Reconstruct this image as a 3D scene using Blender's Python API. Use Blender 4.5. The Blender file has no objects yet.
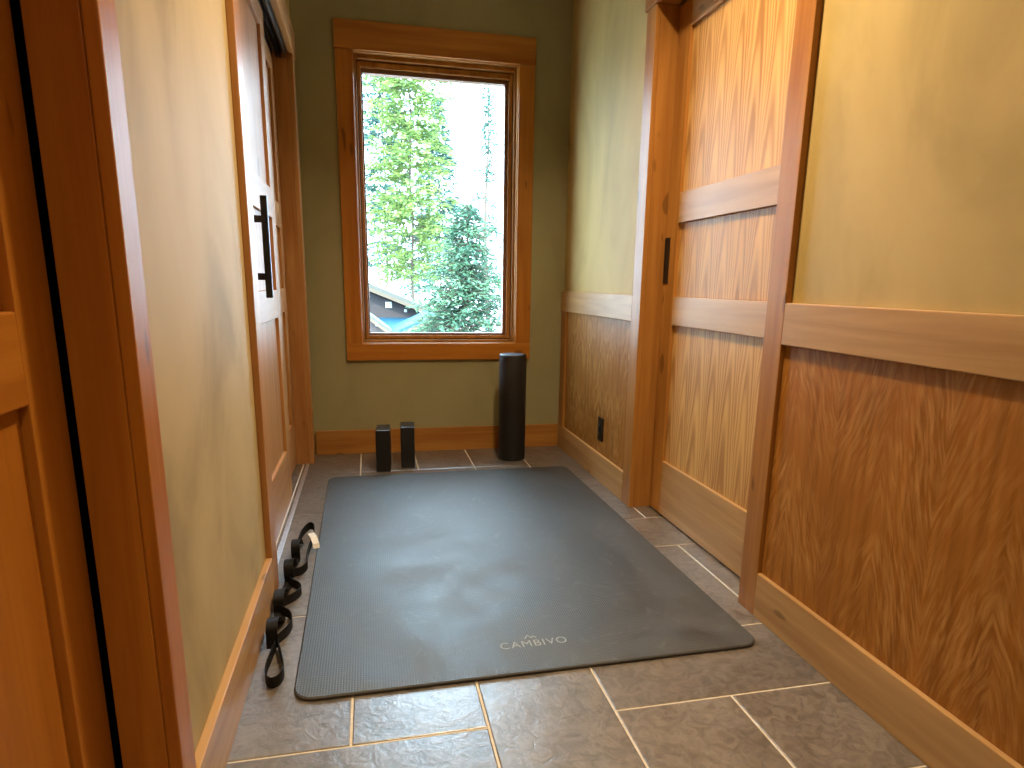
import bpy, bmesh, math, random
from mathutils import Vector, Matrix, noise
random.seed(7)
sc = bpy.context.scene
C = sc.collection

# ------------------------------------------------------------------ camera
cam_d = bpy.data.cameras.new('camera'); cam = bpy.data.objects.new('camera', cam_d); C.objects.link(cam)
F_PX, U0, V0 = 652.711, 518.155, 429.99
cam_d.sensor_fit = 'HORIZONTAL'; cam_d.sensor_width = 36.0
cam_d.lens = F_PX * 36.0 / 1024
cam_d.shift_x = -(U0 - 512) / 1024; cam_d.shift_y = (V0 - 384) / 1024
cam_d.clip_start = 0.02; cam_d.clip_end = 300
r = Vector((0.97539066, -0.21987685, 0.01634706)); u = Vector((0.0326155, 0.21721563, 0.9755786)); f = Vector((0.21805799, 0.95103709, -0.21904149))
m = Matrix((r, u, -f)).transposed().to_4x4(); m.translation = Vector((-1.14778, -3.83103, 0.9879))
cam.matrix_world = m
sc.camera = cam

# ------------------------------------------------------------------ view, sky, sun, ceiling light energy
vs = sc.view_settings
vs.view_transform = 'Standard'; vs.look = 'None'; vs.gamma = 1.0; vs.use_curve_mapping = False
vs.exposure = -0.12
w = bpy.data.worlds.new('sky'); sc.world = w; w.use_nodes = True
bg = w.node_tree.nodes['Background']
bg.inputs['Color'].default_value = (0.60, 0.82, 1.0, 1); bg.inputs['Strength'].default_value = 17.0
sun_d = bpy.data.lights.new('sun', 'SUN'); sun_d.energy = 9.0; sun_d.angle = 0.02; sun_d.color = (1, .93, .75)
sun = bpy.data.objects.new('sun', sun_d); C.objects.link(sun)
sun.rotation_euler = (math.radians(48), 0, math.radians(-25))
LAMP_W = (44.0, 20.0)  # second one is a fill lamp added at the near end
LAMP_COL = (1.0, .74, .44)
LAMP_POS = [(-.56, -2.02), (-.75, -4.6)]

# ------------------------------------------------------------------ materials
def mat(name):
    m = bpy.data.materials.new(name); m.use_nodes = True
    return m, m.node_tree, m.node_tree.nodes['Principled BSDF']
def N(t, kind, **kw):
    n = t.nodes.new(kind)
    for k, v in kw.items():
        if k in n.inputs: n.inputs[k].default_value = v
        else: setattr(n, k, v)
    return n
def L(t, a, b): t.links.new(a, b)
def ramp(t, fac, stops):
    n = t.nodes.new('ShaderNodeValToRGB'); e = n.color_ramp.elements
    while len(e) < len(stops): e.new(0.5)
    for q, (p, c) in zip(e, stops): q.position = p; q.color = (*c, 1)
    L(t, fac, n.inputs['Fac']); return n
def math_(t, op, a, b=None, c=None):
    n = t.nodes.new('ShaderNodeMath'); n.operation = op
    for i, v in enumerate((a, b, c)):
        if v is None: continue
        if isinstance(v, (int, float)): n.inputs[i].default_value = v
        else: L(t, v, n.inputs[i])
    return n.outputs[0]
def mixc(t, fac, a, b, blend='MIX'):
    n = t.nodes.new('ShaderNodeMix'); n.data_type = 'RGBA'; n.blend_type = blend
    for s, v in ((n.inputs[0], fac), (n.inputs[6], a), (n.inputs[7], b)):
        if isinstance(v, (int, float)): s.default_value = v
        elif isinstance(v, tuple): s.default_value = (*v, 1)
        else: L(t, v, s)
    return n.outputs[2]
def coords(t, scale, rnd=True):
    g = t.nodes.new('ShaderNodeTexCoord'); mp = t.nodes.new('ShaderNodeMapping'); mp.inputs['Scale'].default_value = scale
    L(t, g.outputs['Object'], mp.inputs['Vector'])
    if rnd:
        oi = t.nodes.new('ShaderNodeObjectInfo'); mu = t.nodes.new('ShaderNodeVectorMath'); mu.operation = 'SCALE'
        cx = t.nodes.new('ShaderNodeCombineXYZ')
        for i in range(3): L(t, oi.outputs['Random'], cx.inputs[i])
        L(t, cx.outputs[0], mu.inputs[0]); mu.inputs['Scale'].default_value = 37.0
        L(t, mu.outputs[0], mp.inputs['Location'])
    return mp.outputs[0]
def bump(t, bs, h, strength, dist=.002):
    b = t.nodes.new('ShaderNodeBump'); b.inputs['Strength'].default_value = strength; b.inputs['Distance'].default_value = dist
    L(t, h, b.inputs['Height']); L(t, b.outputs[0], bs.inputs['Normal'])

def wood(name, light, dark, axis='z', rough=.44, coat=.07, knots=True):
    m, t, b = mat(name)
    k = {'x': (1.2, 26, 26), 'y': (26, 1.2, 26), 'z': (26, 26, 1.2)}[axis]
    v = coords(t, k)
    n1 = N(t, 'ShaderNodeTexNoise', Scale=1.0, Detail=6.0, Roughness=.6, Distortion=.6); L(t, v, n1.inputs['Vector'])
    k2 = {'x': (.8, 6, 6), 'y': (6, .8, 6), 'z': (6, 6, .8)}[axis]
    v2 = coords(t, k2); n2 = N(t, 'ShaderNodeTexNoise', Scale=1.0, Detail=3.0, Distortion=1.2); L(t, v2, n2.inputs['Vector'])
    f = math_(t, 'ADD', math_(t, 'MULTIPLY', n1.outputs[0], .55), math_(t, 'MULTIPLY', n2.outputs[0], .45))
    c = ramp(t, f, [(.36, dark), (.50, tuple((a + d) / 2 for a, d in zip(light, dark))), (.64, light)]).outputs[0]
    if knots:
        k3 = {'x': (5, 16, 16), 'y': (16, 5, 16), 'z': (16, 16, 5)}[axis]
        v3 = coords(t, k3); n3 = N(t, 'ShaderNodeTexNoise', Scale=1.0, Detail=1.0); L(t, v3, n3.inputs['Vector'])
        kf = ramp(t, n3.outputs[0], [(.73, (0, 0, 0)), (.77, (1, 1, 1))]).outputs[0]
        c = mixc(t, math_(t, 'MULTIPLY', kf, .6), c, tuple(d * .3 for d in dark))
    L(t, c, b.inputs['Base Color'])
    b.inputs['Roughness'].default_value = rough; b.inputs['Coat Weight'].default_value = coat; b.inputs['Coat Roughness'].default_value = .3; b.inputs['Specular IOR Level'].default_value = .24
    bump(t, b, n1.outputs[0], .12)
    return m

def cathedral(name, light, dark, period=.11):
    """flat-sliced veneer panel: book-matched arches stacked along the height"""
    m, t, b = mat(name)
    g = t.nodes.new('ShaderNodeTexCoord'); s = t.nodes.new('ShaderNodeSeparateXYZ'); L(t, g.outputs['Object'], s.inputs[0])
    nz = N(t, 'ShaderNodeTexNoise', Scale=1.0, Detail=3.0); v = coords(t, (9, 9, 1.6)); L(t, v, nz.inputs['Vector'])
    wob = math_(t, 'SUBTRACT', nz.outputs[0], .5)
    yy = math_(t, 'ADD', s.outputs['Y'], math_(t, 'MULTIPLY', wob, .05))
    a = math_(t, 'DIVIDE', math_(t, 'PINGPONG', yy, period / 2), period / 2)
    ph = math_(t, 'ADD', math_(t, 'MULTIPLY', s.outputs['Z'], 3.4), math_(t, 'MULTIPLY', math_(t, 'MULTIPLY', a, a), 2.6))
    ph = math_(t, 'ADD', ph, math_(t, 'MULTIPLY', wob, 1.6))
    st = math_(t, 'MULTIPLY_ADD', math_(t, 'SINE', math_(t, 'MULTIPLY', ph, 6.283)), .5, .5)
    n1 = N(t, 'ShaderNodeTexNoise', Scale=1.0, Detail=5.0, Roughness=.6); v1 = coords(t, (20, 20, 1.2)); L(t, v1, n1.inputs['Vector'])
    f = math_(t, 'ADD', math_(t, 'MULTIPLY', st, .34), math_(t, 'MULTIPLY', n1.outputs[0], .66))
    c = ramp(t, f, [(.30, light), (.52, tuple((x * .6 + y * .4) for x, y in zip(light, dark))), (.74, dark)]).outputs[0]
    L(t, c, b.inputs['Base Color'])
    b.inputs['Roughness'].default_value = .5; b.inputs['Specular IOR Level'].default_value = .25
    return m

def figured(name, base, flame, per=.17, freq=110):
    """cherry veneer with feathered flame figure"""
    m, t, b = mat(name)
    g = t.nodes.new('ShaderNodeTexCoord'); s = t.nodes.new('ShaderNodeSeparateXYZ'); L(t, g.outputs['Object'], s.inputs[0])
    nz = N(t, 'ShaderNodeTexNoise', Scale=3.0, Detail=2.0); L(t, g.outputs['Object'], nz.inputs['Vector'])
    yy = math_(t, 'ADD', s.outputs['Y'], math_(t, 'MULTIPLY', nz.outputs[0], .12))
    a = math_(t, 'PINGPONG', yy, per)
    cx = t.nodes.new('ShaderNodeCombineXYZ')
    sh = math_(t, 'SUBTRACT', math_(t, 'MULTIPLY', s.outputs['Z'], .30), a)
    L(t, math_(t, 'MULTIPLY', sh, freq), cx.inputs[0]); L(t, math_(t, 'MULTIPLY', a, 16), cx.inputs[1]); L(t, math_(t, 'MULTIPLY', s.outputs['Z'], 13), cx.inputs[2])
    n1 = N(t, 'ShaderNodeTexNoise', Scale=1.0, Detail=3.0, Roughness=.55, Distortion=.4); L(t, cx.outputs[0], n1.inputs['Vector'])
    n2 = N(t, 'ShaderNodeTexNoise', Scale=5.0, Detail=2.0); L(t, g.outputs['Object'], n2.inputs['Vector'])
    k = math_(t, 'MULTIPLY', ramp(t, n1.outputs[0], [(.42, (0, 0, 0)), (.75, (.8, .8, .8))]).outputs[0], ramp(t, n2.outputs[0], [(.34, (0.1, .1, .1)), (.6, (1, 1, 1))]).outputs[0])
    n3 = N(t, 'ShaderNodeTexNoise', Scale=1.0, Detail=5.0); v3 = coords(t, (50, 50, 3)); L(t, v3, n3.inputs['Vector'])
    c0 = ramp(t, n3.outputs[0], [(.3, tuple(q * .72 for q in base)), (.7, tuple(q * 1.18 for q in base))]).outputs[0]
    L(t, mixc(t, k, c0, flame), b.inputs['Base Color'])
    b.inputs['Roughness'].default_value = .45; b.inputs['Specular IOR Level'].default_value = .14
    return m

def plaster(name, a, bcol):
    m, t, b = mat(name)
    v = coords(t, (1.6, 1.6, .9), rnd=False)
    n1 = N(t, 'ShaderNodeTexNoise', Scale=1.6, Detail=4.0, Roughness=.55, Distortion=.7); L(t, v, n1.inputs['Vector'])
    c = ramp(t, n1.outputs[0], [(.30, bcol), (.50, tuple((x * .75 + y * .25) for x, y in zip(a, bcol))), (.66, a)]).outputs[0]
    L(t, c, b.inputs['Base Color']); b.inputs['Roughness'].default_value = .6; b.inputs['Specular IOR Level'].default_value = .2
    n2 = N(t, 'ShaderNodeTexNoise', Scale=9.0, Detail=4.0); v2 = coords(t, (1, 1, .5), rnd=False); L(t, v2, n2.inputs['Vector'])
    bump(t, b, n2.outputs[0], .25, .005)
    return m

def plain(name, col, rough=.5, metal=0.0, coat=0.0):
    m, t, b = mat(name)
    n = N(t, 'ShaderNodeTexNoise', Scale=60.0, Detail=3.0); g = t.nodes.new('ShaderNodeTexCoord'); L(t, g.outputs['Object'], n.inputs['Vector'])
    c = ramp(t, n.outputs[0], [(.3, tuple(q * .88 for q in col)), (.7, tuple(min(1, q * 1.1) for q in col))]).outputs[0]
    L(t, c, b.inputs['Base Color']); b.inputs['Roughness'].default_value = rough; b.inputs['Metallic'].default_value = metal
    b.inputs['Coat Weight'].default_value = coat
    return m

TR_L, TR_D = (.43, .20, .045), (.26, .10, .018)
M = {}
for ax in 'xyz':
    M['trim_' + ax] = wood('cherry_trim_' + ax, TR_L, TR_D, ax)
    M['pale_' + ax] = wood('pale_cherry_' + ax, (.50, .30, .12), (.33, .175, .058), ax)
    M['red_' + ax] = wood('red_cherry_' + ax, (.46, .18, .022), (.29, .092, .008), ax)
for ax in 'xyz': M['gloss_' + ax] = wood('glossy_cherry_' + ax, (.46, .235, .085), (.30, .125, .035), ax, rough=.38, coat=.12)
M['cathedral'] = cathedral('flat_sliced_cherry_panel', (.60, .345, .115), (.32, .15, .04))
M['flame'] = figured('figured_cherry_panel', (.30, .115, .016), (.54, .27, .075))
M['flame_far'] = figured('figured_cherry_panel_far', (.28, .115, .022), (.60, .34, .115), .09, 60)
M['plaster'] = plaster('ochre_plaster', (.52, .385, .15), (.37, .275, .10))
M['plaster_l'] = plaster('straw_plaster', (.48, .37, .18), (.27, .208, .095))
M['plaster_b'] = plaster('shaded_plaster', (.31, .28, .155), (.25, .225, .115))  # darker copy of the wall plaster, lack of light put into its colour
M['ceil'] = plain('ceiling_paint', (.62, .56, .44), .8)
M['black'] = plain('black_metal', (.006, .006, .007), .4, .0)
M['rubber'] = plain('black_foam', (.007, .007, .008), .5)
M['foam_top'] = plain('black_foam_matte', (.010, .010, .011), .33)
M['webbing'] = plain('black_webbing', (.005, .005, .006), .7)
M['webbing'].node_tree.nodes['Principled BSDF'].inputs['Specular IOR Level'].default_value = .25
M['alu'] = plain('satin_aluminium', (.75, .77, .8), .35, .9)
M['grout'] = plain('pale_grout', (.66, .60, .50), .8)
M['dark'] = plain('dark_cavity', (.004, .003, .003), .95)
M['pitch'] = plain('gap_shade_black', (.0008, .0008, .0008), 1.0)  # unreflecting black, the shade of the door gap as a colour
M['pitch'].node_tree.nodes['Principled BSDF'].inputs['Specular IOR Level'].default_value = 0
M['white'] = plain('white_label', (.75, .75, .74), .6)
M['vinyl'] = plain('clad_frame', (.17, .07, .03), .35)

def slate():
    m, t, b = mat('slate_tile')
    at = t.nodes.new('ShaderNodeAttribute'); at.attribute_name = 'tile'
    g = t.nodes.new('ShaderNodeTexCoord'); ad = t.nodes.new('ShaderNodeVectorMath'); ad.operation = 'ADD'
    mu = t.nodes.new('ShaderNodeVectorMath'); mu.operation = 'SCALE'; mu.inputs['Scale'].default_value = 20
    L(t, at.outputs['Color'], mu.inputs[0]); L(t, g.outputs['Object'], ad.inputs[0]); L(t, mu.outputs[0], ad.inputs[1])
    n1 = N(t, 'ShaderNodeTexNoise', Scale=7.0, Detail=8.0, Roughness=.62, Distortion=.8); L(t, ad.outputs[0], n1.inputs['Vector'])
    n2 = N(t, 'ShaderNodeTexNoise', Scale=26.0, Detail=6.0, Roughness=.6, Distortion=1.5); L(t, ad.outputs[0], n2.inputs['Vector'])
    c = ramp(t, n1.outputs[0], [(.33, (.080, .067, .056)), (.5, (.128, .110, .093)), (.68, (.195, .167, .140))]).outputs[0]
    c = mixc(t, .45, c, ramp(t, n2.outputs[0], [(.38, (.045, .035, .028)), (.62, (.28, .235, .195))]).outputs[0])
    s = t.nodes.new('ShaderNodeSeparateColor'); L(t, at.outputs['Color'], s.inputs[0])
    v = math_(t, 'MULTIPLY_ADD', s.outputs[0], .18, .74)
    hs = t.nodes.new('ShaderNodeHueSaturation'); L(t, c, hs.inputs['Color']); L(t, v, hs.inputs['Value'])
    L(t, hs.outputs[0], b.inputs['Base Color'])
    b.inputs['Roughness'].default_value = .34; b.inputs['Specular IOR Level'].default_value = 1.0; b.inputs['IOR'].default_value = 1.75
    h = math_(t, 'ADD', n1.outputs[0], math_(t, 'MULTIPLY', n2.outputs[0], .5)); bump(t, b, h, .42, .006)
    return m
M['slate'] = slate()

def matrubber():
    m, t, b = mat('ribbed_mat_rubber')
    g = t.nodes.new('ShaderNodeTexCoord')
    n1 = N(t, 'ShaderNodeTexNoise', Scale=3.0, Detail=7.0, Roughness=.62, Distortion=1.4); L(t, g.outputs['Object'], n1.inputs['Vector'])
    n2 = N(t, 'ShaderNodeTexNoise', Scale=11.0, Detail=6.0, Roughness=.68, Distortion=2.0); L(t, g.outputs['Object'], n2.inputs['Vector'])
    c = ramp(t, n1.outputs[0], [(.38, (.014, .015, .0135)), (.60, (.036, .037, .034))]).outputs[0]
    sm = ramp(t, n2.outputs[0], [(.56, (0, 0, 0)), (.74, (1, 1, 1))]).outputs[0]
    c = mixc(t, math_(t, 'MULTIPLY', sm, .5), c, (.095, .095, .09))
    dk = ramp(t, n2.outputs[0], [(.33, (1, 1, 1)), (.40, (0, 0, 0))]).outputs[0]
    c = mixc(t, math_(t, 'MULTIPLY', dk, .6), c, (.025, .026, .025))
    w1 = N(t, 'ShaderNodeTexWave', Scale=46.0, bands_direction='X'); L(t, g.outputs['Object'], w1.inputs['Vector'])
    w2 = N(t, 'ShaderNodeTexWave', Scale=33.0, bands_direction='Y'); L(t, g.outputs['Object'], w2.inputs['Vector'])
    h = math_(t, 'ADD', w1.outputs['Fac'], math_(t, 'MULTIPLY', w2.outputs['Fac'], .6))
    rib = math_(t, 'MULTIPLY_ADD', w1.outputs['Fac'], .14, .92)
    hs = t.nodes.new('ShaderNodeHueSaturation'); L(t, c, hs.inputs['Color']); L(t, rib, hs.inputs['Value'])
    L(t, hs.outputs[0], b.inputs['Base Color']); L(t, ramp(t, n1.outputs[0], [(.35, (.46, .46, .46)), (.65, (.60, .60, .60))]).outputs[0], b.inputs['Roughness']); b.inputs['IOR'].default_value = 1.5
    b.inputs['Specular IOR Level'].default_value = 1.0
    bump(t, b, h, .28, .0012)
    return m
M['mat'] = matrubber()
M['letter'] = plain('pale_grey_print', (.30, .31, .30), .7)

def glassmat():
    m, t, b = mat('window_glass')
    b.inputs['Transmission Weight'].default_value = 1; b.inputs['Roughness'].default_value = 0; b.inputs['IOR'].default_value = 1.1
    b.inputs['Base Color'].default_value = (.98, 1, .99, 1)
    return m
M['glass'] = glassmat()
def foliage(name, a, bcol):
    m, t, b = mat(name)
    g = t.nodes.new('ShaderNodeTexCoord'); n = N(t, 'ShaderNodeTexNoise', Scale=2.2, Detail=4.0); L(t, g.outputs['Object'], n.inputs['Vector'])
    c = ramp(t, n.outputs[0], [(.38, bcol), (.62, a)]).outputs[0]
    L(t, c, b.inputs['Base Color']); b.inputs['Roughness'].default_value = .6
    tr = t.nodes.new('ShaderNodeBsdfTranslucent'); L(t, c, tr.inputs['Color'])
    mx = t.nodes.new('ShaderNodeMixShader'); mx.inputs[0].default_value = .4
    L(t, b.outputs[0], mx.inputs[1]); L(t, tr.outputs[0], mx.inputs[2]); L(t, mx.outputs[0], t.nodes['Material Output'].inputs[0])
    return m
M['leaf_lime'] = foliage('lime_foliage', (.32, .42, .12), (.13, .24, .08))
M['leaf_teal'] = foliage('blue_green_foliage', (.10, .21, .17), (.05, .14, .12))
M['leaf_spruce'] = foliage('spruce_foliage', (.13, .25, .14), (.05, .14, .09))
M['bark'] = plain('bark', (.10, .075, .055), .9)
M['siding'] = plain('dark_brown_siding', (.045, .037, .038), .8)
M['teal_roof'] = plain('teal_metal_roof', (.008, .065, .115), .6)
M['fascia'] = plain('tan_fascia', (.10, .075, .05), .7)
M['shingle'] = plain('grey_shingle', (.07, .075, .065), .8)
M['gravel'] = plain('pale_gravel', (.62, .61, .57), .9)  # pale enough to burn out white, in place of the overexposed background
M['pane'] = plain('pale_pane', (.5, .55, .55), .2)

# ------------------------------------------------------------------ mesh helpers
def box(bm, x0, x1, y0, y1, z0, z1, bev=0.0, mi=0):
    t = bmesh.new()
    vs_ = [t.verts.new((x, y, z)) for x in (min(x0, x1), max(x0, x1)) for y in (min(y0, y1), max(y0, y1)) for z in (min(z0, z1), max(z0, z1))]
    for q in ((0, 1, 3, 2), (4, 6, 7, 5), (0, 4, 5, 1), (2, 3, 7, 6), (0, 2, 6, 4), (1, 5, 7, 3)): t.faces.new([vs_[i] for i in q])
    if bev: bmesh.ops.bevel(t, geom=t.edges[:], offset=bev, segments=2, profile=.6, affect='EDGES', clamp_overlap=True)
    merge(bm, t, mi)
def merge(bm, t, mi=0):
    mp = {v: bm.verts.new(v.co) for v in t.verts}; out = []
    for fc in t.faces:
        try: n = bm.faces.new([mp[v] for v in fc.verts])
        except ValueError: continue
        n.material_index = mi; out.append(n)
    t.free(); return out
def obj(name, bm, mats, parent=None, smooth=False, recalc=True, origin=None):
    if recalc: bmesh.ops.recalc_face_normals(bm, faces=bm.faces[:])
    me = bpy.data.meshes.new(name)
    off = Vector(origin) if origin else (parent.matrix_world.translation if parent else Vector((0, 0, 0)))
    if parent is not None: off = wloc(parent)
    if off.length: bmesh.ops.translate(bm, verts=bm.verts[:], vec=-off)
    bm.to_mesh(me); bm.free()
    for q in (mats if isinstance(mats, (list, tuple)) else [mats]): me.materials.append(q)
    if smooth:
        for p in me.polygons: p.use_smooth = True
    o = bpy.data.objects.new(name, me); C.objects.link(o)
    if parent is not None: o.parent = parent
    elif off.length: o.location = off
    return o
def wloc(o):
    v = Vector(o.location)
    while o.parent: o = o.parent; v += Vector(o.location)
    return v
def one(name, dims, mt, parent=None, bev=.003, **k):
    bm = bmesh.new(); box(bm, *dims, bev); return obj(name, bm, mt, parent, **k)
def root(name, loc):
    o = bpy.data.objects.new(name, None); C.objects.link(o); o.location = loc; o.empty_display_size = .1; return o
def tag(o, label, cat=None, kind=None, group=None):
    if label: o['label'] = label
    if cat: o['category'] = cat
    if kind: o['kind'] = kind
    if group: o['group'] = group
    return o
def S(o, label, cat): return tag(o, label, cat, 'structure')

LX, CZ = -1.485, 2.62            # left wall face, ceiling height ; right wall face is x = 0, back wall face is y = 0
YF = -5.6
HD = 2.055                       # opening head height
LF = LX + .02; RF = -.02         # casing faces
DL = LX - .077; DR = .077        # door leaf faces

# ------------------------------------------------------------------ shell
def walls(name, boxes, mt, label):
    bm = bmesh.new()
    for q in boxes: box(bm, *q)
    S(obj(name, bm, mt), label, 'wall')
T = .16
walls('wall_left', [(LX - T, LX, YF, -3.765, 0, CZ), (LX - T, LX, -3.765, -2.775, HD + .02, CZ), (LX - T, LX, -2.775, -1.73, 0, CZ),
                    (LX - T, LX, -1.73, -.18, HD + .02, CZ), (LX - T, LX, -.18, 0, 0, CZ)], M['plaster_l'], 'straw coloured mottled plaster wall on the left with two door openings')
walls('wall_right', [(0, T, YF, -2.135, 0, CZ), (0, T, -2.135, -1.165, HD + .02, CZ), (0, T, -1.165, 0, 0, CZ)],
      M['plaster'], 'ochre plaster wall on the right above the wood wainscot')
walls('wall_back', [(LX - T, -1.19, 0, T, 0, CZ), (-.29, T, 0, T, 0, CZ), (-1.19, -.29, 0, T, 0, .64), (-1.19, -.29, 0, T, 2.15, CZ)],
      M['plaster_b'], 'plaster end wall around the window, toned down for shade')
walls('wall_front', [(LX - T, T, YF - T, YF, 0, CZ)], M['plaster_l'], 'plaster wall at the near end of the hallway')
bm = bmesh.new(); box(bm, LX - .9, T, YF - T, T, CZ, CZ + .2)
S(obj('ceiling', bm, M['ceil']), 'plain painted ceiling of the hallway', 'ceiling')
# closet behind the sliding doors, its shade put into near-black walls
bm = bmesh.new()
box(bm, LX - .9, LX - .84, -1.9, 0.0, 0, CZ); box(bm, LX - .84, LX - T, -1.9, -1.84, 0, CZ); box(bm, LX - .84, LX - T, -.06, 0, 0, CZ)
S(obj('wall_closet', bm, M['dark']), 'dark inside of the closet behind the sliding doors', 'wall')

walls('backing_right', [(T, T + .04, -2.6, -.9, 0, CZ)], M['dark'], 'unseen dark backing added behind the right pocket door to block daylight')  # unseen backing added to stop daylight leaking round the leaf
walls('backing_left', [(LX - T - .04, LX - T, -4.1, -2.4, 0, CZ)], M['dark'], 'unseen dark backing added behind the near left door to block daylight')  # same added light block behind the near left leaf
# floor: grout bed with slate tiles laid in a modular pattern
def floor():
    bm = bmesh.new()
    box(bm, LX - .9, T, YF - T, T, -.1, -.0025, 0, 1)
    s = .305; X0 = -.6055; Y0 = -2.5488; cols = range(-6, 3); rows = range(-10, 9)
    used = set(); tiles = []
    def put(c, r_, w_, h_):
        if any((c + i, r_ + j) in used for i in range(w_) for j in range(h_)): return False
        for i in range(w_):
            for j in range(h_): used.add((c + i, r_ + j))
        tiles.append((c, r_, w_, h_)); return True
    for q in [(-3, -1, 2, 1), (-1, -1, 1, 2), (0, -1, 1, 1), (1, -1, 1, 1), (0, 0, 2, 1), (-2, 0, 1, 2), (-3, 0, 1, 2), (-3, 2, 1, 3),
              (1, 1, 1, 2), (2, 0, 1, 3), (1, 3, 2, 1), (1, 4, 1, 2), (2, 4, 1, 2), (1, 6, 1, 2), (-3, 5, 1, 2), (-3, 7, 1, 1), (-2, 7, 1, 2), (-1, 7, 1, 2), (0, 7, 1, 2),
              (1, -2, 1, 1), (0, -3, 1, 2), (-1, -2, 1, 1), (-2, -3, 1, 2), (-3, -2, 1, 1)]: put(*q)
    for r_ in rows:
        for c in cols:
            o_ = [(2, 1), (1, 2), (1, 1)]; random.shuffle(o_)
            for w_, h_ in o_:
                if c + w_ > 3: continue
                if put(c, r_, w_, h_): break
    lay = bm.loops.layers.color.new('tile')
    for c, r_, w_, h_ in tiles:
        g = .0030
        x0, x1, y0, y1 = X0 + c * s + g, X0 + (c + w_) * s - g, Y0 + r_ * s + g, Y0 + (r_ + h_) * s - g
        x0 = max(x0, LX - .85); x1 = min(x1, T - .02); y1 = min(y1, T - .02); y0 = max(y0, YF - .1)
        if x1 - x0 < .01 or y1 - y0 < .01: continue
        t = bmesh.new()
        b_ = .0025
        lo = [t.verts.new(p) for p in ((x0, y0, -.004), (x1, y0, -.004), (x1, y1, -.004), (x0, y1, -.004))]
        mi_ = [t.verts.new(p) for p in ((x0, y0, -.0012), (x1, y0, -.0012), (x1, y1, -.0012), (x0, y1, -.0012))]
        hi = [t.verts.new(p) for p in ((x0 + b_, y0 + b_, 0), (x1 - b_, y0 + b_, 0), (x1 - b_, y1 - b_, 0), (x0 + b_, y1 - b_, 0))]
        for i in range(4):
            j = (i + 1) % 4; t.faces.new((lo[i], lo[j], mi_[j], mi_[i])); t.faces.new((mi_[i], mi_[j], hi[j], hi[i]))
        t.faces.new(hi)
        col = (random.random(), random.random(), random.random(), 1)
        for fc in merge(bm, t, 0):
            for lp in fc.loops: lp[lay] = col
    S(obj('floor', bm, [M['slate'], M['grout']], recalc=False), 'grey brown slate tile floor with pale grout lines', 'floor')
floor()

# ------------------------------------------------------------------ window
WX0, WX1, WZ0, WZ1 = -1.273, -.211, .546, 2.289
win = S(root('window_1', (-.74, 0, 0)), 'tall wood-framed window looking out on green trees and a roof', 'window')
cx0, cx1, cz0, cz1 = -1.185, -.300, .640, 2.152
def casing_piece(name, dims, mt, par): return one(name, dims, mt, par, .003)
casing_piece('side_casing', (WX0, cx0, -.02, 0, cz0, cz1), M['red_z'], win)
casing_piece('side_casing', (cx1, WX1, -.02, 0, cz0, cz1), M['red_z'], win)
casing_piece('head_casing', (WX0 - .003, WX1 + .003, -.024, 0, cz1, WZ1), M['red_x'], win)
casing_piece('apron', (WX0, WX1, -.02, 0, WZ0, cz0), M['red_x'], win)
def frame(name, x0, x1, z0, z1, ws, y0, y1, mt, par, bev=.003):
    l, r_, b_, t_ = ws if isinstance(ws, tuple) else (ws,) * 4
    bm = bmesh.new()
    box(bm, x0, x0 + l, y0, y1, z0, z1, bev); box(bm, x1 - r_, x1, y0, y1, z0, z1, bev)
    box(bm, x0 + l, x1 - r_, y0, y1, z0, z0 + b_, bev); box(bm, x0 + l, x1 - r_, y0, y1, z1 - t_, z1, bev)
    return obj(name, bm, mt, par)
frame('jamb', cx0 - .006, cx1 + .006, cz0 - .006, cz1 + .006, .010, -.004, .15, M['trim_z'], win, .0025)
frame('stop', cx0 + .004, cx1 - .004, cz0 + .004, cz1 - .004, (.012, .012, .014, .022), .030, .15, M['trim_z'], win, .0035)
frame('sash_gap_shade', cx0 + .016, cx1 - .016, cz0 + .018, cz1 - .026, .004, .066, .14, M['dark'], win, 0)  # solid near-black frame standing in for the shaded groove
frame('sash', cx0 + .020, cx1 - .020, cz0 + .022, cz1 - .030, (.018, .022, .020, .030), .055, .13, M['trim_z'], win, .004)
frame('glazing_bead', cx0 + .038, cx1 - .042, cz0 + .042, cz1 - .060, (.009, .020, .013, .022), .072, .12, M['vinyl'], win, .003)
one('glass_pane', (cx0 + .042, cx1 - .046, .090, .094, cz0 + .046, cz1 - .064), M['glass'], win, 0)

# ------------------------------------------------------------------ baseboards and wainscot
BB = .14
def board(name, dims, mt, label, cat): return S(one(name, dims, mt, None, .003), label, cat)
board('baseboard_back', (LF, RF, -.02, 0, 0, BB), M['trim_x'], 'cherry baseboard along the end wall under the window', 'baseboard')
board('baseboard_left', (LX, LF, -2.755, -1.812, 0, BB), M['pale_y'], 'cherry baseboard along the left wall between the two door casings', 'baseboard')
board('baseboard_right', (RF, 0, YF, -2.197, 0, BB), M['pale_y'], 'long pale cherry baseboard under the near right wainscot', 'baseboard')
board('baseboard_right_far', (RF, 0, -1.10, -.021, 0, BB), M['pale_y'], 'short cherry baseboard below the far right wainscot with the outlet', 'baseboard')
board('trim_1', (RF, 0, YF, -2.197, .832, .947), M['pale_y'], 'near chair rail of pale cherry on top of the right wainscot', 'chair rail')
board('trim_2', (RF, 0, -1.10, -.001, .832, .947), M['pale_y'], 'short far chair rail beside the window wall', 'chair rail')
board('trim_3', (RF, 0, -.11, -.021, .14, .832), M['trim_z'], 'narrow upright cherry stile in the far right corner of the wainscot', 'stile')
board('trim_4', (-.007, 0, YF, -2.197, BB, .832), M['flame'], 'large figured dark cherry wainscot panel on the near right wall', 'wainscot panel')
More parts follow.
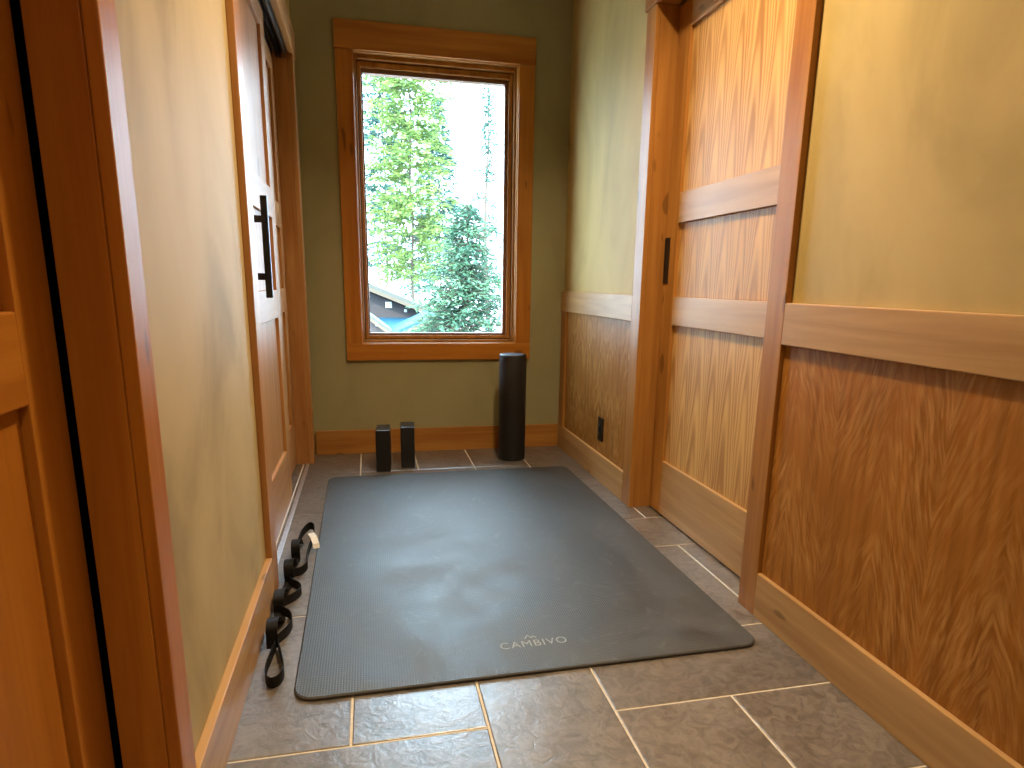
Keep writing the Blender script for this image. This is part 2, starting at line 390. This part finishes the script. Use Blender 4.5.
board('trim_5', (-.007, 0, -1.10, -.11, BB, .832), M['flame_far'], 'small figured cherry wainscot panel holding the black outlet', 'wainscot panel')

# ------------------------------------------------------------------ door casings
def casing(name, side, ya, yb, far_w, near_w, label, mt='trim', jamb_end=True):
    """ya = far edge of opening, yb = near edge. side = +1 right wall, -1 left wall"""
    xw = 0 if side > 0 else LX; xf = RF if side > 0 else LF
    xd = (xw + side * .125)
    t = S(root(name, (xw, (ya + yb) / 2, 0)), label, 'door casing')
    xs = sorted((xw, xf))
    one('casing_leg', (*xs, ya, ya + far_w, 0, HD), M[mt + '_z'], t)
    one('casing_leg', (*xs, yb - near_w, yb, 0, HD), M[mt + '_z'], t)
    xh = sorted((xw, xf - side * .006))
    one('head_casing', (*xh, yb - near_w - .012, min(ya + far_w + .012, -.004), HD, HD + .125), M[mt + '_y'], t)
    return t, xw, xd
c3, xw, xd = casing('trim_6', 1, -1.19, -2.11, .09, .087, 'cherry casing and jambs around the right hand pocket door')
one('jamb', (0, .125, -1.19, -1.166, 0, HD), M['trim_z'], c3, .002)
one('jamb', (0, .074, -2.134, -2.114, 0, HD), M['trim_z'], c3, .002)
one('head_jamb', (0, .068, -2.114, -1.19, HD, HD + .018), M['trim_y'], c3, .002)
c1, xw, xd = casing('trim_7', -1, -2.825, -3.745, .07, .09, 'dark red cherry casing and jamb at the near left door', 'red')
one('jamb', (LX - .065, LX, -2.828, -2.776, 0, HD), M['red_z'], c1, .002)
one('jamb', (LX - .062, LX, -3.764, -3.748, 0, HD), M['red_z'], c1, .002)
one('head_jamb', (LX - .062, LX, -3.748, -2.828, HD, HD + .018), M['red_y'], c1, .002)
one('gap_shade_strip', (LX - .0768, LX - .0655, -2.826, -2.777, 0, HD), M['pitch'], c1, .001)  # black strip added so the gap beside the leaf stays dark
c2, xw, xd = casing('trim_8', -1, -.20, -1.71, .10, .10, 'cherry casing and jambs around the sliding closet doors', 'gloss')
one('jamb', (LX - .125, LX, -.20, -.181, 0, HD), M['gloss_z'], c2, .002)
one('jamb', (LX - .125, LX, -1.729, -1.712, 0, HD), M['trim_z'], c2, .002)
one('head_jamb', (LX - .125, LX, -1.712, -.20, HD + .01, HD + .028), M['trim_y'], c2, .002)
bm = bmesh.new()
for x in (LX - .036, LX - .075):
    box(bm, x - .001, x + .003, -1.70, -.205, HD - .028, HD + .01); box(bm, x + .022, x + .026, -1.70, -.205, HD - .028, HD + .01)
box(bm, LX - .080, LX - .006, -1.70, -.205, HD + .004, HD + .0099)
obj('hanging_track', bm, M['black'], c2)
bm = bmesh.new(); box(bm, LX - .022, LX - .004, -1.70, -.205, 0.0003, .004, .001)
obj('floor_track', bm, M['alu'], c2)

# ------------------------------------------------------------------ doors (three panel, wide rails)
def door(name, side, xface, y0, y1, label, tone, panel, thick=.035, ztop=HD - .004, stile=.105, rail_tone=None):
    """y0 < y1; face at xface, body away from the corridor (side = +1 right)"""
    d = S(root(name, (xface, (y0 + y1) / 2, .008)), label, 'door')
    rt = rail_tone or tone
    xa, xb = xface, xface + side * thick
    def part(n, ya, yb, za, zb, mt, inset=0): return one(n, (xa + side * inset, xb - side * inset, ya, yb, za, zb), mt, d, .0025)
    part('stile', y0, y0 + stile, .008, ztop, M[tone + '_z']); part('stile', y1 - stile, y1, .008, ztop, M[tone + '_z'])
    for za, zb in ((.008, .245), (.83, .945), (1.235, 1.352), (1.95, ztop)): part('rail', y0 + stile, y1 - stile, za, zb, M[rt + '_y'])
    for za, zb in ((.245, .83), (.945, 1.235), (1.352, 1.95)):
        part('panel', y0 + stile - .0, y1 - stile + .0, za, zb, panel, .0125)
    return d
d1 = door('door_1', -1, DL, -3.745, -2.779, 'dark red cherry panel door at the left edge of the photo', 'red', M['red_z'], stile=.141)
d4 = door('door_4', 1, DR, -2.11, -1.192, 'pale cherry pocket door in the right wall with a black recessed pull', 'trim', M['cathedral'], rail_tone='pale')
d2 = door('door_2', -1, LX - .035, -1.455, -.765, 'nearer sliding closet door with a long black bar handle', 'gloss', M['gloss_z'], thick=.034, ztop=HD - .026)
d3 = door('door_3', -1, LX - .071, -.875, -.205, 'farther sliding closet door set behind the handled one', 'gloss', M['gloss_z'], thick=.034, ztop=HD - .026)
# bar handle on door_2
hy = -1.385
hd = bpy.data.objects.new('bar_handle', None); C.objects.link(hd); hd.parent = d2
hd.location = Vector((LX - .035, hy, 1.08)) - wloc(d2)
tag(hd, 'long square black bar handle')
one('grip', (LX - .035 + .030, LX - .035 + .052, hy - .010, hy + .010, .925, 1.262), M['black'], hd, .0015)
one('post', (LX - .035, LX - .035 + .031, hy - .007, hy + .007, .985, 1.008), M['black'], hd, .001)
one('post', (LX - .035, LX - .035 + .031, hy - .007, hy + .007, 1.175, 1.198), M['black'], hd, .001)
# flush pull on door_4
bm = bmesh.new(); ya, yb, za, zb = -1.240, -1.196, .997, 1.183
box(bm, DR - .003, DR + .001, ya, ya + .006, za, zb, .0008); box(bm, DR - .003, DR + .001, yb - .006, yb, za, zb, .0008)
box(bm, DR - .003, DR + .001, ya + .006, yb - .006, za, za + .006, .0008); box(bm, DR - .003, DR + .001, ya + .006, yb - .006, zb - .006, zb, .0008)
box(bm, DR - .001, DR + .001, ya + .006, yb - .006, za + .006, zb - .006)
tag(obj('flush_pull', bm, M['black'], d4), 'black rectangular flush pull')

# ------------------------------------------------------------------ outlet
ox = -.007
ot = tag(root('electrical_outlet', (ox, -.75, .268)), 'black electrical outlet in the far right wainscot panel', 'outlet')
one('cover_plate', (ox - .006, ox, -.787, -.713, .208, .328), M['black'], ot, .002)
bm = bmesh.new(); box(bm, ox - .009, ox - .005, -.767, -.733, .235, .301, .0015)
ins = obj('receptacle', bm, M['rubber'], ot)
bm = bmesh.new()
box(bm, ox - .0098, ox - .009, -.760, -.740, .252, .284, .0003)
obj('socket_face', bm, M['dark'], ins)

# ------------------------------------------------------------------ exercise mat
def rounded_slab(cx, cy, w_, h_, rad, z0, z1, rot, bev):
    bm = bmesh.new(); pts = []
    for sx, sy, a0 in ((1, 1, 0), (-1, 1, 90), (-1, -1, 180), (1, -1, 270)):
        for k in range(9):
            a = math.radians(a0 + k * 90 / 8); pts.append(((w_ / 2 - rad) * sx + rad * math.cos(a), (h_ / 2 - rad) * sy + rad * math.sin(a)))
    cr, sr = math.cos(rot), math.sin(rot)
    def ring(z, ins):
        o = []
        for x, y in pts:
            l = math.hypot(x, y); kx = 1 - ins / (w_ / 2); ky = 1 - ins / (h_ / 2); x_, y_ = x * kx, y * ky
            o.append(bm.verts.new((cx + x_ * cr - y_ * sr, cy + x_ * sr + y_ * cr, z)))
        return o
    rs = [ring(z0, bev), ring(z0 + bev, 0), ring(z1 - bev, 0), ring(z1, bev)]
    for a, b in zip(rs, rs[1:]):
        for i in range(len(a)): j = (i + 1) % len(a); bm.faces.new((a[i], a[j], b[j], b[i]))
    bm.faces.new(rs[-1]); bm.faces.new(rs[0][::-1])
    return bm
ym = tag(root('exercise_mat', (-.727, -1.43, 0)), 'large dark grey ribbed exercise mat spread on the slate floor', 'exercise mat')
obj('mat_sheet', rounded_slab(-.734, -1.438, 1.258, 1.862, .05, .0005, .0105, math.radians(.5), .003), M['mat'], ym)
cu = bpy.data.curves.new('lettering', 'FONT'); cu.body = 'CAMBIVO'; cu.size = .045; cu.extrude = .0003; cu.align_x = 'CENTER'; cu.space_character = 1.12
tmp = bpy.data.objects.new('tmp', cu); C.objects.link(tmp)
bpy.context.view_layer.update()
me = bpy.data.meshes.new_from_object(tmp.evaluated_get(bpy.context.evaluated_depsgraph_get())); C.objects.unlink(tmp)
me.name = 'lettering'; me.materials.clear(); me.materials.append(M['letter'])
xs = [v.co.x for v in me.vertices]; ww = max(xs) - min(xs); k = .19 / ww
for v in me.vertices: v.co.x *= k
lt = bpy.data.objects.new('lettering', me); C.objects.link(lt); lt.parent = ym
lt.location = Vector((-.728, -2.254, .0108)) - wloc(ym); lt.rotation_euler = (0, 0, math.radians(.8))
tag(lt, 'pale printed brand lettering')
bm = bmesh.new()                                   # small peak mark above the lettering
for (x, y, w_, h_) in ((-.737, -2.213, .026, .020), (-.722, -2.213, .020, .014)):
    for sx in (-1, 1):
        a = [(x + sx * w_ / 2, y), (x, y + h_), (x, y + h_ - .005), (x + sx * (w_ / 2 - .005), y)]
        lo = [bm.verts.new((p[0], p[1], .0105)) for p in a]; hi = [bm.verts.new((p[0], p[1], .0111)) for p in a]
        bm.faces.new(hi); bm.faces.new(lo[::-1])
        for i in range(4): j = (i + 1) % 4; bm.faces.new((lo[i], lo[j], hi[j], hi[i]))
obj('logo_mark', bm, M['letter'], ym)

# ------------------------------------------------------------------ yoga blocks
def block(x, y, rot, label):
    bm = bmesh.new(); box(bm, -.0375, .0375, -.075, .075, 0, .228, .007)
    o_ = obj('yoga_block', bm, M['foam_top']); o_.location = (x, y, 0); o_.rotation_euler = (0, 0, rot)
    return tag(o_, label, 'yoga block', group='black foam yoga blocks')
block(-1.091, -.362, math.radians(-4), 'black foam yoga block standing upright, the left one nearer the closet')
block(-.960, -.302, math.radians(-3), 'black foam yoga block standing upright, the right one nearer the roller')

# ------------------------------------------------------------------ foam roller
rx, ry, rr, rh = -.366, -.262, .0765, .603
bm = bmesh.new()
prof = [(0, 0), (rr - .008, 0), (rr - .002, .002), (rr, .008), (rr, rh - .008), (rr - .002, rh - .002), (rr - .008, rh), (.012, rh), (.010, rh - .004), (0, rh - .004)]
nseg = 48; rings = []
for pr_, pz in prof:
    if pr_ == 0: rings.append([bm.verts.new((rx, ry, pz))])
    else: rings.append([bm.verts.new((rx + pr_ * math.cos(2 * math.pi * i / nseg), ry + pr_ * math.sin(2 * math.pi * i / nseg), pz)) for i in range(nseg)])
for a, b in zip(rings, rings[1:]):
    for i in range(nseg):
        j = (i + 1) % nseg
        if len(a) == 1: bm.faces.new((a[0], b[i], b[j]))
        elif len(b) == 1: bm.faces.new((a[i], a[j], b[0]))
        else: bm.faces.new((a[i], a[j], b[j], b[i]))
ro = obj('foam_roller', bm, M['rubber'], origin=(rx, ry, 0))
for p in ro.data.polygons: p.use_smooth = abs(p.normal.z) < .5
tag(ro, 'tall black foam roller standing upright under the window', 'foam roller')

# ------------------------------------------------------------------ stretch strap
def catmull(pts, n=8):
    out = []; P = [pts[0]] + list(pts) + [pts[-1]]
    for i in range(1, len(P) - 2):
        a, b, c, d = [Vector(q) for q in P[i - 1:i + 3]]
        for k in range(n):
            t = k / n; out.append(.5 * ((2 * b) + (c - a) * t + (2 * a - 5 * b + 4 * c - d) * t * t + (3 * b - a - 3 * c + d) * t ** 3))
    out.append(Vector(pts[-1])); return out
def ribbon(bm, path, width_dirs, w_, th=.0022):
    """path of centre points, one width direction per point"""
    prev = None; n = len(path)
    for i, p in enumerate(path):
        tg = (path[min(i + 1, n - 1)] - path[max(i - 1, 0)]).normalized()
        wd = width_dirs(i / (n - 1), p, tg); wd = (wd - tg * wd.dot(tg)).normalized(); nn = tg.cross(wd)
        q = [bm.verts.new(p + wd * (a * w_ / 2) + nn * (b * th / 2)) for a, b in ((-1, -1), (1, -1), (1, 1), (-1, 1))]
        if prev:
            for k_ in range(4): bm.faces.new((prev[k_], prev[(k_ + 1) % 4], q[(k_ + 1) % 4], q[k_]))
        else: bm.faces.new(q[::-1])
        prev = q
    bm.faces.new(prev)
st = tag(root('stretch_strap', (-1.42, -1.8, 0)), 'black looped stretch strap bunched on the floor beside the left baseboard', 'stretch strap')
bm = bmesh.new()
Xw = Vector((1, 0.12, 0)); Zw = Vector((0, 0, 1))
wav = []
for k_, (xx, yy) in enumerate([(-1.432, -2.115), (-1.440, -1.915), (-1.433, -1.712), (-1.430, -1.522)]):
    h_ = (.074, .060, .074, .068)[k_]
    wav += [(xx, yy - .004, .006), (xx, yy - .006, h_ * .55), (xx, yy + .000, h_ - .006), (xx, yy + .03, h_), (xx, yy + .085, h_ * .7), (xx, yy + .12, h_ * .25), (xx, yy + .155, .004)]
ribbon(bm, catmull(wav, 5), lambda s, p, t: Xw, .030)
obj('loop_band', bm, M['webbing'], st)
bm = bmesh.new()
zc = .0158
edge = [(-1.434, -1.375, .017), (-1.428, -1.30, .02), (-1.405, -1.255, .03), (-1.385, -1.28, .032), (-1.380, -1.36, .026), (-1.388, -1.44, .02), (-1.392, -1.53, zc), (-1.385, -1.60, zc), (-1.400, -1.645, zc), (-1.432, -1.668, zc), (-1.428, -1.72, zc), (-1.395, -1.768, zc), (-1.388, -1.80, zc), (-1.405, -1.84, zc),
        (-1.437, -1.878, zc), (-1.434, -1.915, zc), (-1.405, -1.955, zc), (-1.394, -2.00, zc), (-1.400, -2.045, zc), (-1.418, -2.085, zc), (-1.436, -2.125, zc)]
ribbon(bm, catmull(edge, 6), lambda s, p, t: Zw, .030)
obj('zigzag_band', bm, M['webbing'], st)
bm = bmesh.new()
lp = [(-1.424, -2.118, zc), (-1.428, -2.17, zc), (-1.432, -2.23, zc), (-1.428, -2.275, zc), (-1.412, -2.300, zc), (-1.394, -2.288, zc), (-1.388, -2.25, zc), (-1.402, -2.18, zc), (-1.417, -2.120, zc)]
ribbon(bm, catmull(lp, 8), lambda s, p, t: Zw, .030)
obj('end_loop', bm, M['webbing'], st)
bm = bmesh.new(); ribbon(bm, [Vector((-1.388, -1.385, .050)), Vector((-1.376, -1.415, .046)), Vector((-1.366, -1.445, .030)), Vector((-1.364, -1.452, .014))], lambda s, p, t: Vector((1, .3, 0)), .024, .001)
tag(obj('fabric_label', bm, M['white'], st), 'small white fabric label')

# ------------------------------------------------------------------ ceiling downlight, added fill light
for i, (x, y) in enumerate(LAMP_POS):
    lb = ['recessed ceiling downlight above the exercise mat', 'unseen fill light added above the near end of the hallway'][i]
    cl = tag(root('ceiling_light', (x, y, CZ - .02)), lb, 'ceiling light')
    bm = bmesh.new(); n = 32; a_ = []
    for (rr_, zz) in ((.095, CZ - .001), (.095, CZ - .008), (.070, CZ - .010), (.066, CZ - .001)):
        a_.append([bm.verts.new((x + rr_ * math.cos(2 * math.pi * q / n), y + rr_ * math.sin(2 * math.pi * q / n), zz)) for q in range(n)])
    for p, q in zip(a_, a_[1:]):
        for j in range(n): bm.faces.new((p[j], p[(j + 1) % n], q[(j + 1) % n], q[j]))
    obj('trim_ring', bm, M['white'], cl)
    ld = bpy.data.lights.new('lamp', 'AREA'); ld.shape = 'DISK'; ld.size = .13; ld.energy = LAMP_W[i]; ld.color = LAMP_COL; ld.spread = math.radians(132)
    lo = bpy.data.objects.new('lamp', ld); C.objects.link(lo); lo.parent = cl; lo.location = (0, 0, -.0)

# ------------------------------------------------------------------ outside: ground, house, trees
GZ = -3.6
bm = bmesh.new(); box(bm, -60, 70, .8, 90, GZ - .3, GZ)
S(obj('ground', bm, M['gravel']), 'open ground outside below the window, coloured pale to burn out white', 'ground')

hs = tag(root('house', (-1.5, 20, GZ)), 'neighbouring house with dark siding and teal metal roofs, low left in the window', 'house')
def prism(bm, poly, y0, y1):
    a = [bm.verts.new((x, y0, z)) for x, z in poly]; b = [bm.verts.new((x, y1, z)) for x, z in poly]
    bm.faces.new(a); bm.faces.new(b[::-1])
    for i in range(len(a)): j = (i + 1) % len(a); bm.faces.new((a[i], b[i], b[j], a[j]))
def prism_obj(name, poly, y0, y1, mt): bm = bmesh.new(); prism(bm, poly, y0, y1); return obj(name, bm, mt, hs)
# main gable (front plane y = 22)
prism_obj('gable_wall', [(-5.4, GZ), (1.0, GZ), (1.0, -.26), (-2.2, 1.02), (-5.4, -.26)], 22.0, 28, M['siding'])
prism_obj('main_roof', [(-2.2, 1.34), (1.9, -.30), (1.9, -.44), (-2.2, 1.20)], 21.6, 28.4, M['shingle'])
prism_obj('main_roof', [(-2.2, 1.34), (-6.3, -.30), (-6.3, -.44), (-2.2, 1.20)], 21.6, 28.4, M['shingle'])
prism_obj('rake_board', [(-2.2, 1.20), (1.9, -.44), (1.9, -.56), (-2.2, 1.06)], 21.5, 21.62, M['fascia'])
prism_obj('rake_board', [(-2.2, 1.20), (-6.3, -.44), (-6.3, -.56), (-2.2, 1.06)], 21.5, 21.62, M['fascia'])
wd = one('house_window', (-.50, -.26, 21.93, 22.0, .00, .22), M['white'], hs, .01)
one('window_glass', (-.47, -.29, 21.90, 21.935, .03, .19), M['pane'], wd, .005)
wd = one('house_window', (.20, .30, 21.93, 22.0, -.16, -.06), M['white'], hs, .01)
one('window_glass', (.215, .285, 21.90, 21.935, -.145, -.075), M['pane'], wd, .005)
# long lean-to roof in front of the gable
bm = bmesh.new()
a = [(-2.4, 22.0, -.38), (1.9, 22.0, -.36), (1.9, 19.2, -.86), (-2.4, 19.2, -.86)]
lo = [bm.verts.new((p[0], p[1], p[2] - .1)) for p in a]; hi = [bm.verts.new(p) for p in a]
bm.faces.new(hi); bm.faces.new(lo[::-1])
for i in range(4): j = (i + 1) % 4; bm.faces.new((lo[i], lo[j], hi[j], hi[i]))
obj('porch_roof', bm, M['teal_roof'], hs)
# right wing: roof slope rising to the right, tan rake board
prism_obj('wing_roof', [(-.62, -.74), (1.0, -.02), (2.6, -.74), (2.6, -.86), (1.0, -.14), (-.62, -.86)], 17.9, 21.0, M['teal_roof'])
prism_obj('wing_fascia', [(-.62, -.84), (1.0, -.12), (2.6, -.84), (2.6, -.96), (1.0, -.24), (-.62, -.96)], 17.82, 17.9, M['fascia'])
prism_obj('wing_wall', [(-.45, GZ), (2.4, GZ), (2.4, -.86), (1.0, -.24), (-.45, -.88)], 18.2, 20.8, M['siding'])
# left wing: dark gable with a pale rake descending to the right
prism_obj('gable_roof', [(-2.6, 1.10), (-.42, -.56), (-.42, -.66), (-2.6, 1.0), ], 17.6, 19.4, M['shingle'])
prism_obj('gable_roof', [(-2.6, 1.10), (-4.8, -.56), (-4.8, -.66), (-2.6, 1.0), ], 17.6, 19.4, M['shingle'])
prism_obj('rake_board', [(-2.6, 1.0), (-.42, -.66), (-.42, -.76), (-2.6, .90)], 17.55, 17.65, M['fascia'])
prism_obj('wing_wall', [(-4.6, GZ), (-.62, GZ), (-.62, -.60), (-2.6, .88), (-4.6, -.60)], 17.8, 19.3, M['siding'])
wd = one('house_window', (-.93, -.83, 17.76, 17.8, -.42, -.2), M['white'], hs, .01)

def spindle(bm, p, d, l, w_):
    d = d.normalized(); up = Vector((0, 0, 1)); s = d.cross(up)
    if s.length < .1: s = Vector((1, 0, 0))
    s.normalize(); n = s.cross(d)
    a = bm.verts.new(p); b = bm.verts.new(p + d * l); c = p + d * l * .45
    q = [bm.verts.new(c + s * w_), bm.verts.new(c + n * w_ * .5), bm.verts.new(c - s * w_), bm.verts.new(c - n * w_ * .5)]
    for i in range(4): j = (i + 1) % 4; bm.faces.new((a, q[i], q[j])); bm.faces.new((b, q[j], q[i]))
def limb(bm, p, q, r0, r1, n=6):
    d = (q - p).normalized(); s = d.cross(Vector((0, .3, 1))).normalized(); t = d.cross(s)
    A = [bm.verts.new(p + (s * math.cos(a) + t * math.sin(a)) * r0) for a in [2 * math.pi * i / n for i in range(n)]]
    B = [bm.verts.new(q + (s * math.cos(a) + t * math.sin(a)) * r1) for a in [2 * math.pi * i / n for i in range(n)]]
    for i in range(n): j = (i + 1) % n; bm.faces.new((A[i], A[j], B[j], B[i]))
    bm.faces.new(A[::-1]); bm.faces.new(B)
def conifer(x, y, ztop, zlow, rbase, nb, leafmat, label, seed, size=.11, sparse=1.0, lean=.0, power=.8, rtop=.12):
    rnd = random.Random(seed)
    t = tag(root('conifer_tree', (x, y, GZ)), label, 'tree', group=None)
    tb = bmesh.new(); prev = Vector((x, y, GZ)); H = ztop - GZ
    ax = lambda z: Vector((x + lean * (z - GZ) / H + .05 * math.sin(z * 1.3 + seed), y + .05 * math.cos(z + seed), z))
    zz = GZ; p = ax(GZ)
    while zz < ztop:
        z2 = min(zz + .6, ztop); q = ax(z2)
        limb(tb, p, q, .012 + .085 * (1 - (zz - GZ) / H), .012 + .085 * (1 - (z2 - GZ) / H)); p, zz = q, z2 + 1e-6
    lb = bmesh.new()
    for i in range(nb):
        k = rnd.random() ** .9; z = zlow + (ztop - zlow) * k
        R_ = (rtop + (rbase - rtop) * (1 - k) ** power) * rnd.uniform(.55, 1.12); az = rnd.uniform(0, 2 * math.pi)
        b0 = ax(z); d = Vector((math.cos(az), math.sin(az), rnd.uniform(-.15, .25)))
        tip = b0 + d * R_ + Vector((0, 0, -.18 * R_)); limb(tb, b0, tip, .012, .003, 4)
        m_ = max(3, int(R_ * 17 * sparse))
        for j in range(m_):
            s = rnd.uniform(.18, 1.05); c = b0.lerp(tip, s) + Vector((rnd.gauss(0, .05), rnd.gauss(0, .05), rnd.gauss(0, .035)))
            dd = d + Vector((rnd.gauss(0, .7), rnd.gauss(0, .7), rnd.gauss(-.15, .35)))
            spindle(lb, c, dd, size * rnd.uniform(.7, 1.5), size * rnd.uniform(.16, .3))
    obj('trunk', tb, M['bark'], t); obj('crown', lb, leafmat, t, recalc=False)
conifer(1.15, 31, 14.5, 1.2, 2.3, 620, M['leaf_lime'], 'bright lime green tall tree in the left half of the window', 3, size=.30, sparse=.62, power=.35, rtop=1.3)
conifer(.04, 38, 16.0, 1.4, 1.8, 360, M['leaf_teal'], 'bluish green slim tree at the left edge of the window glass', 5, size=.36, sparse=.55, power=.5, rtop=.6)
conifer(1.90, 13.5, 5.7, -.2, .95, 270, M['leaf_teal'], 'sparse thin tree with bare trunk near the right edge of the window glass', 8, size=.14, sparse=.7, power=1.3, rtop=.05)
conifer(1.00, 11.0, 2.65, -3.2, 2.0, 900, M['leaf_spruce'], 'full broad spruce low in the right half of the window', 11, size=.14, sparse=.9, power=.65, rtop=.10)
conifer(3.93, 44, 13.0, .6, 3.4, 430, M['leaf_teal'], 'pale bluish conifer seen between the lime tree and the spruce', 13, size=.42, sparse=.40, power=1.0, rtop=.1)
